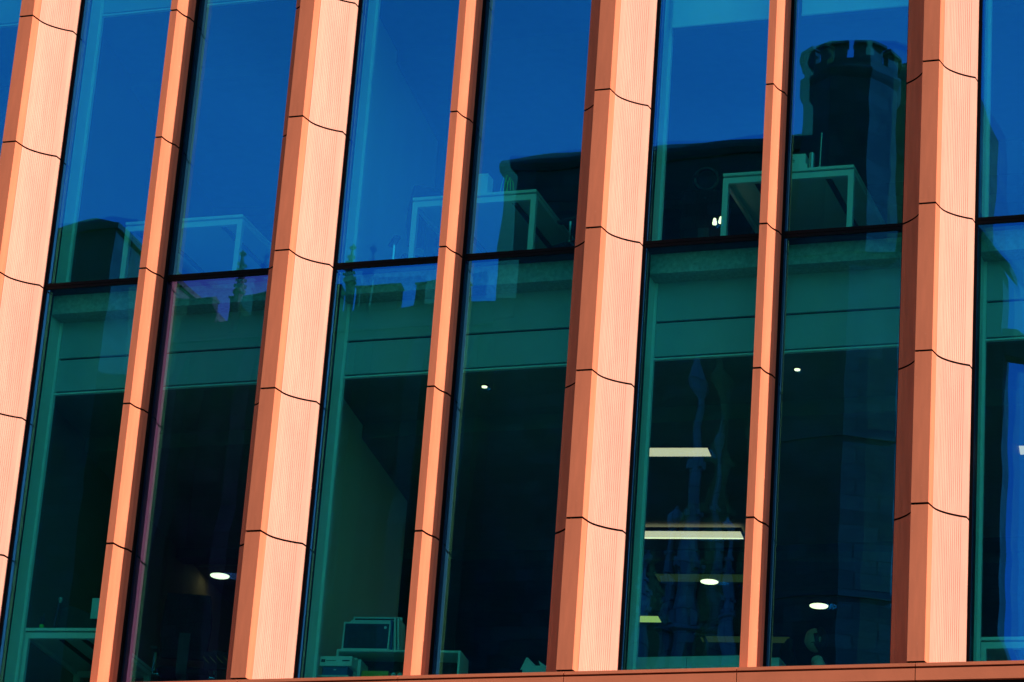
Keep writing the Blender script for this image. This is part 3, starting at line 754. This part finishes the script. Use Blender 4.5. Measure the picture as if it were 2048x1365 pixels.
for s in (-1, 1):
    MB().lathe([(.004, -.03), (.012, -.02), (.014, 0.01), (.006, .03)], (0, s * .078, 1.235), n=8).obj('ear', 'skin', pt, smooth=True)
    hx, hy, hz = (-.37, s * .10, .715)
    hv_ = [(hx + .03, hy, hz), (hx - .035, hy, hz)]; he = [(0, 1)]; hrad = [.026, .030]
    for k in range(4):
        i0 = len(hv_)
        yy = hy + (k - 1.5) * .017; ln = (.06, .07, .066, .052)[k]
        hv_ += [(hx - .05, yy, hz), (hx - .05 - ln * .55, yy, hz - .006), (hx - .05 - ln, yy, hz - .022)]
        he += [(1, i0), (i0, i0 + 1), (i0 + 1, i0 + 2)]; hrad += [.010, .009, .0075]
    i0 = len(hv_); hv_ += [(hx - .01, hy - s * .034, hz + .004), (hx - .045, hy - s * .052, hz - .006)]; he += [(0, i0), (i0, i0 + 1)]; hrad += [.011, .009]
    skin_mesh('hand', hv_, he, hrad, 'skin', pt, 0, 1)
chair('black office chair the person in white sits on', 10.13, 3.25, 8.78, R(115), 1.0)

# ------------------------------------------------------------------ stone church across the street (seen mirrored in the glass)
church = thing('stone_church', 'dark sandstone church with battlements mirrored in the blue glass', 'church', (-10, -50, 0))
def cpart(name, mb, mat, parent=None, **k):
    o = mb.obj(name, mat, None, **k); attach(o, parent or church); return o
YF = -50.0
def turret(cx, cy, r, z0, zc, zp, ztop, name='turret'):
    n = 8; a0 = R(8)
    tw = cpart(name, MB().lathe([(r, z0), (r, zc - .24), (r + .05, zc - .16), (r + .13, zc - .02), (r + .13, zc + .06), (r + .02, zc + .12), (r + .02, zp)], (cx, cy, 0), 8, a0), 'stone')
    for k in range(n):
        aa, ab = a0 + 2 * math.pi * (k - .40) / n, a0 + 2 * math.pi * (k + .40) / n
        am = a0 + 2 * math.pi * k / n
        def pr(rr, a): return (cx + rr * math.cos(a), cy + rr * math.sin(a))
        ro, ri = r + .015, r - .20
        ca = math.cos(math.pi / n) / math.cos(abs(.27 * 2 * math.pi / n) - 0) * 1.0
        poly = [pr(ri * .95, aa), pr(ro * .935, aa), pr(ro, am), pr(ro * .935, ab), pr(ri * .95, ab), pr(ri, am)]
        zr = ztop; ztop_ = ztop - random.choice((0, .05, .10)); mm = MB().prism(poly, zp, ztop_ - .12)
        lo = [pr(ri * .9, aa - .03), pr(ro * 1.03, aa - .03), pr(ro * 1.06, am), pr(ro * 1.03, ab + .03), pr(ri * .9, ab + .03), pr(ri * .93, am)]
        hi = [pr(ri * 1.03, aa), pr(ro * .9, aa), pr(ro * .93, am), pr(ro * .9, ab), pr(ri * 1.03, ab), pr(ri * 1.05, am)]
        nn = 6
        mm.add([(x, y, ztop_ - .12) for x, y in lo] + [(x, y, ztop_ - .06) for x, y in lo] + [(x, y, ztop_) for x, y in hi],
               [(i, (i + 1) % nn, nn + (i + 1) % nn, nn + i) for i in range(nn)] + [(nn + i, nn + (i + 1) % nn, 2 * nn + (i + 1) % nn, 2 * nn + i) for i in range(nn)] + [tuple(range(nn - 1, -1, -1)), tuple(range(2 * nn, 3 * nn))])
        o = cpart('merlon', mm, 'stone_trim', tw); o.location = (0, 0, 0)
    return tw
turret(-1.98, -50.0, 1.46, 0, 38.95, 39.30, 39.88)
cpart('tower', MB().prism_dir([(-3.3, 0), (2.36, 0), (2.36, 23.4), (2.12, 24.0), (2.08, 33.8), (-0.9, 37.5), (-3.3, 37.5)], (0, -50.5, 0), (1, 0, 0), (0, 0, 1), (0, -1, 0), .8), 'stone')
cpart('coping', MB().prism_dir([(2.30, 33.66), (2.30, 33.84), (-0.9, 37.82), (-1.2, 37.82), (-1.2, 37.55), (-0.9, 37.52)], (0, -50.38, 0), (1, 0, 0), (0, 0, 1), (0, -1, 0), 1.04), 'stone_trim')
tb = cpart('tower_upper', MB().box(-3.0, 0.75, -55.5, -51.31, 0, 39.75), 'stone')
for xa, xb in ((-1.02, -0.35), (-0.08, 0.75)):
    cpart('merlon', MB().box(xa, xb, -51.75, -51.29, 39.75, 40.25).prism_dir([(-.05, 0), (.5, 0), (.5, .06), (.22, .2), (-.05, .06)], (xa - .03, -51.79, 40.251), (0, 1, 0), (0, 0, 1), (1, 0, 0), xb - xa + .06), 'stone_trim')
cpart('gargoyle', MB().prism_dir([(2.08, 31.45), (2.5, 31.35), (3.5, 31.05), (4.2, 31.2), (4.2, 31.55), (3.0, 31.70), (2.45, 32.15), (2.08, 32.2)], (0, -50.6, 0), (1, 0, 0), (0, 0, 1), (0, -1, 0), .5), 'stone_trim')
cpart('tower_base', MB().prism([(-3.4, -50.45), (-3.4, -47.6), (-1.15, -47.4), (0.18, -48.05), (0.18, -50.45)][::-1], 0, 33.3), 'stone')
cpart('base_coping', MB().add([(-3.5, -50.49, 33.301), (-3.5, -47.5, 33.301), (-1.11, -47.29, 33.301), (0.28, -47.99, 33.301), (0.28, -50.49, 33.301), (-3.4, -50.49, 34.3), (0.1, -50.49, 34.3)],
                              [(0, 1, 2, 3, 4), (5, 1, 0), (5, 6, 2, 1), (6, 3, 2), (6, 4, 3), (5, 0, 4, 6)]), 'stone_trim')
for z in (24.2, 28.3): cpart('string_course', MB().prism([(-3.43, -50.44), (-3.43, -47.56), (-1.13, -47.35), (0.22, -48.02), (0.22, -50.44)][::-1], z, z + .14), 'stone_trim')
# transept block between nave and tower
cpart('transept', MB().box(-11.64, -3.0, -58, -50.0, 0, 37.35), 'stone')
cpart('transept_coping', MB().prism_dir([(-8.0, 0), (.10, 0), (.22, .14), (.22, .26), (.08, .42), (-.3, .62), (-8.0, .75)], (-11.80, -50.0, 37.351), (0, 1, 0), (0, 0, 1), (1, 0, 0), 8.75), 'stone_trim')
# nave with battlements, buttresses and pinnacles
cpart('nave', MB().box(-21.5, -11.64, -57, -50.0, 0, 33.6), 'stone')
cpart('nave_cornice', MB().box(-21.5, -11.66, -49.999, -49.86, 32.95, 33.15), 'stone_trim')
x = -21.35
while x < -12.3:
    w = min(1.32, -11.7 - x)
    me_ = cpart('merlon', MB().box(x, x + w, -50.35, -49.98, 33.6, 34.28), 'stone')
    cpart('merlon_coping', MB().prism_dir([(.07, 0), (.07, .05), (-.18, .16), (-.44, .05), (-.44, 0)], (x - .02, -49.98, 34.281), (0, 1, 0), (0, 0, 1), (1, 0, 0), w + .04), 'stone_trim')
    x += 1.86
def pinnacle(cx, cy, zb, zt, r, name='pinnacle', mat='stone_trim'):
    h = zt - zb
    m = MB().lathe([(r, zb - 1.2), (r, zb), (r * 1.35, zb + .05), (r * 1.35, zb + .12), (r * .95, zb + .18), (r * .25, zb + h * .82), (r * .75, zb + h * .87), (r * .8, zb + h * .91), (r * .3, zb + h * .95), (r * .1, zt)], (cx, cy, 0), 8, R(22))
    for k in range(4):
        for a in range(4):
            f = k / 4; rr = r * (.95 - .65 * f) + .03; zz = zb + .25 + (h * .78 - .25) * f; an = R(45 + 90 * a)
            m.obox((cx + rr * math.cos(an), cy + rr * math.sin(an), zz), (.07 * r / .3, .05 * r / .3, .09 * r / .3), (math.cos(an), math.sin(an), 0), (-math.sin(an), math.cos(an), 0))
    return cpart(name, m, mat)
for k in range(5):
    bxx = -20.9 + 2.5 * k if k < 4 else -12.35
    cpart('buttress', MB().prism_dir([(0, 0), (1.1, 0), (1.1, 27.0), (.75, 27.8), (.75, 31.4), (.3, 32.4), (0, 32.7)], (bxx - .26, -50.0, 0), (0, 1, 0), (0, 0, 1), (1, 0, 0), .52), 'stone_trim')
pinnacle(-15.93, -49.9, 34.35, 35.55, .13)
pinnacle(-19.2, -49.9, 34.35, 35.5, .13)
cpart('nave_roof', MB().prism_dir([(0, 0), (-6.2, 0), (-3.1, 1.0)], (-21.4, -50.6, 33.6), (0, 1, 0), (0, 0, 1), (1, 0, 0), 9.6), 'slate')
# west block with a plain coped gable
cpart('west_block', MB().box(-27.5, -23.32, -58.0, -50.0, 0, 36.55), 'stone')
cpart('west_coping', MB().box(-27.6, -23.2, -58.1, -49.9, 36.55, 36.75), 'stone_trim')
cpart('west_roof', MB().prism_dir([(-25.6, 0), (-23.25, 0), (-24.0, .18)], (0, -49.95, 36.751), (1, 0, 0), (0, 0, 1), (0, -1, 0), 8), 'slate')
cpart('west_link', MB().box(-23.32, -21.5, -56, -52.5, 0, 33.0), 'stone')
# tall crocketed pinnacles standing on the porch in front of the transept
cpart('porch', MB().box(-6.6, -3.4, -49.95, -47.2, 0, 22.4), 'stone')
for cx, cy, zt, r in ((-5.1, -48.0, 30.9, .34), (-4.55, -48.6, 29.3, .22), (-5.75, -48.4, 27.0, .26), (-6.3, -47.7, 25.6, .2), (-3.9, -47.6, 26.4, .2)):
    pinnacle(cx, cy, 23.6, zt, r, mat='stone_pale')
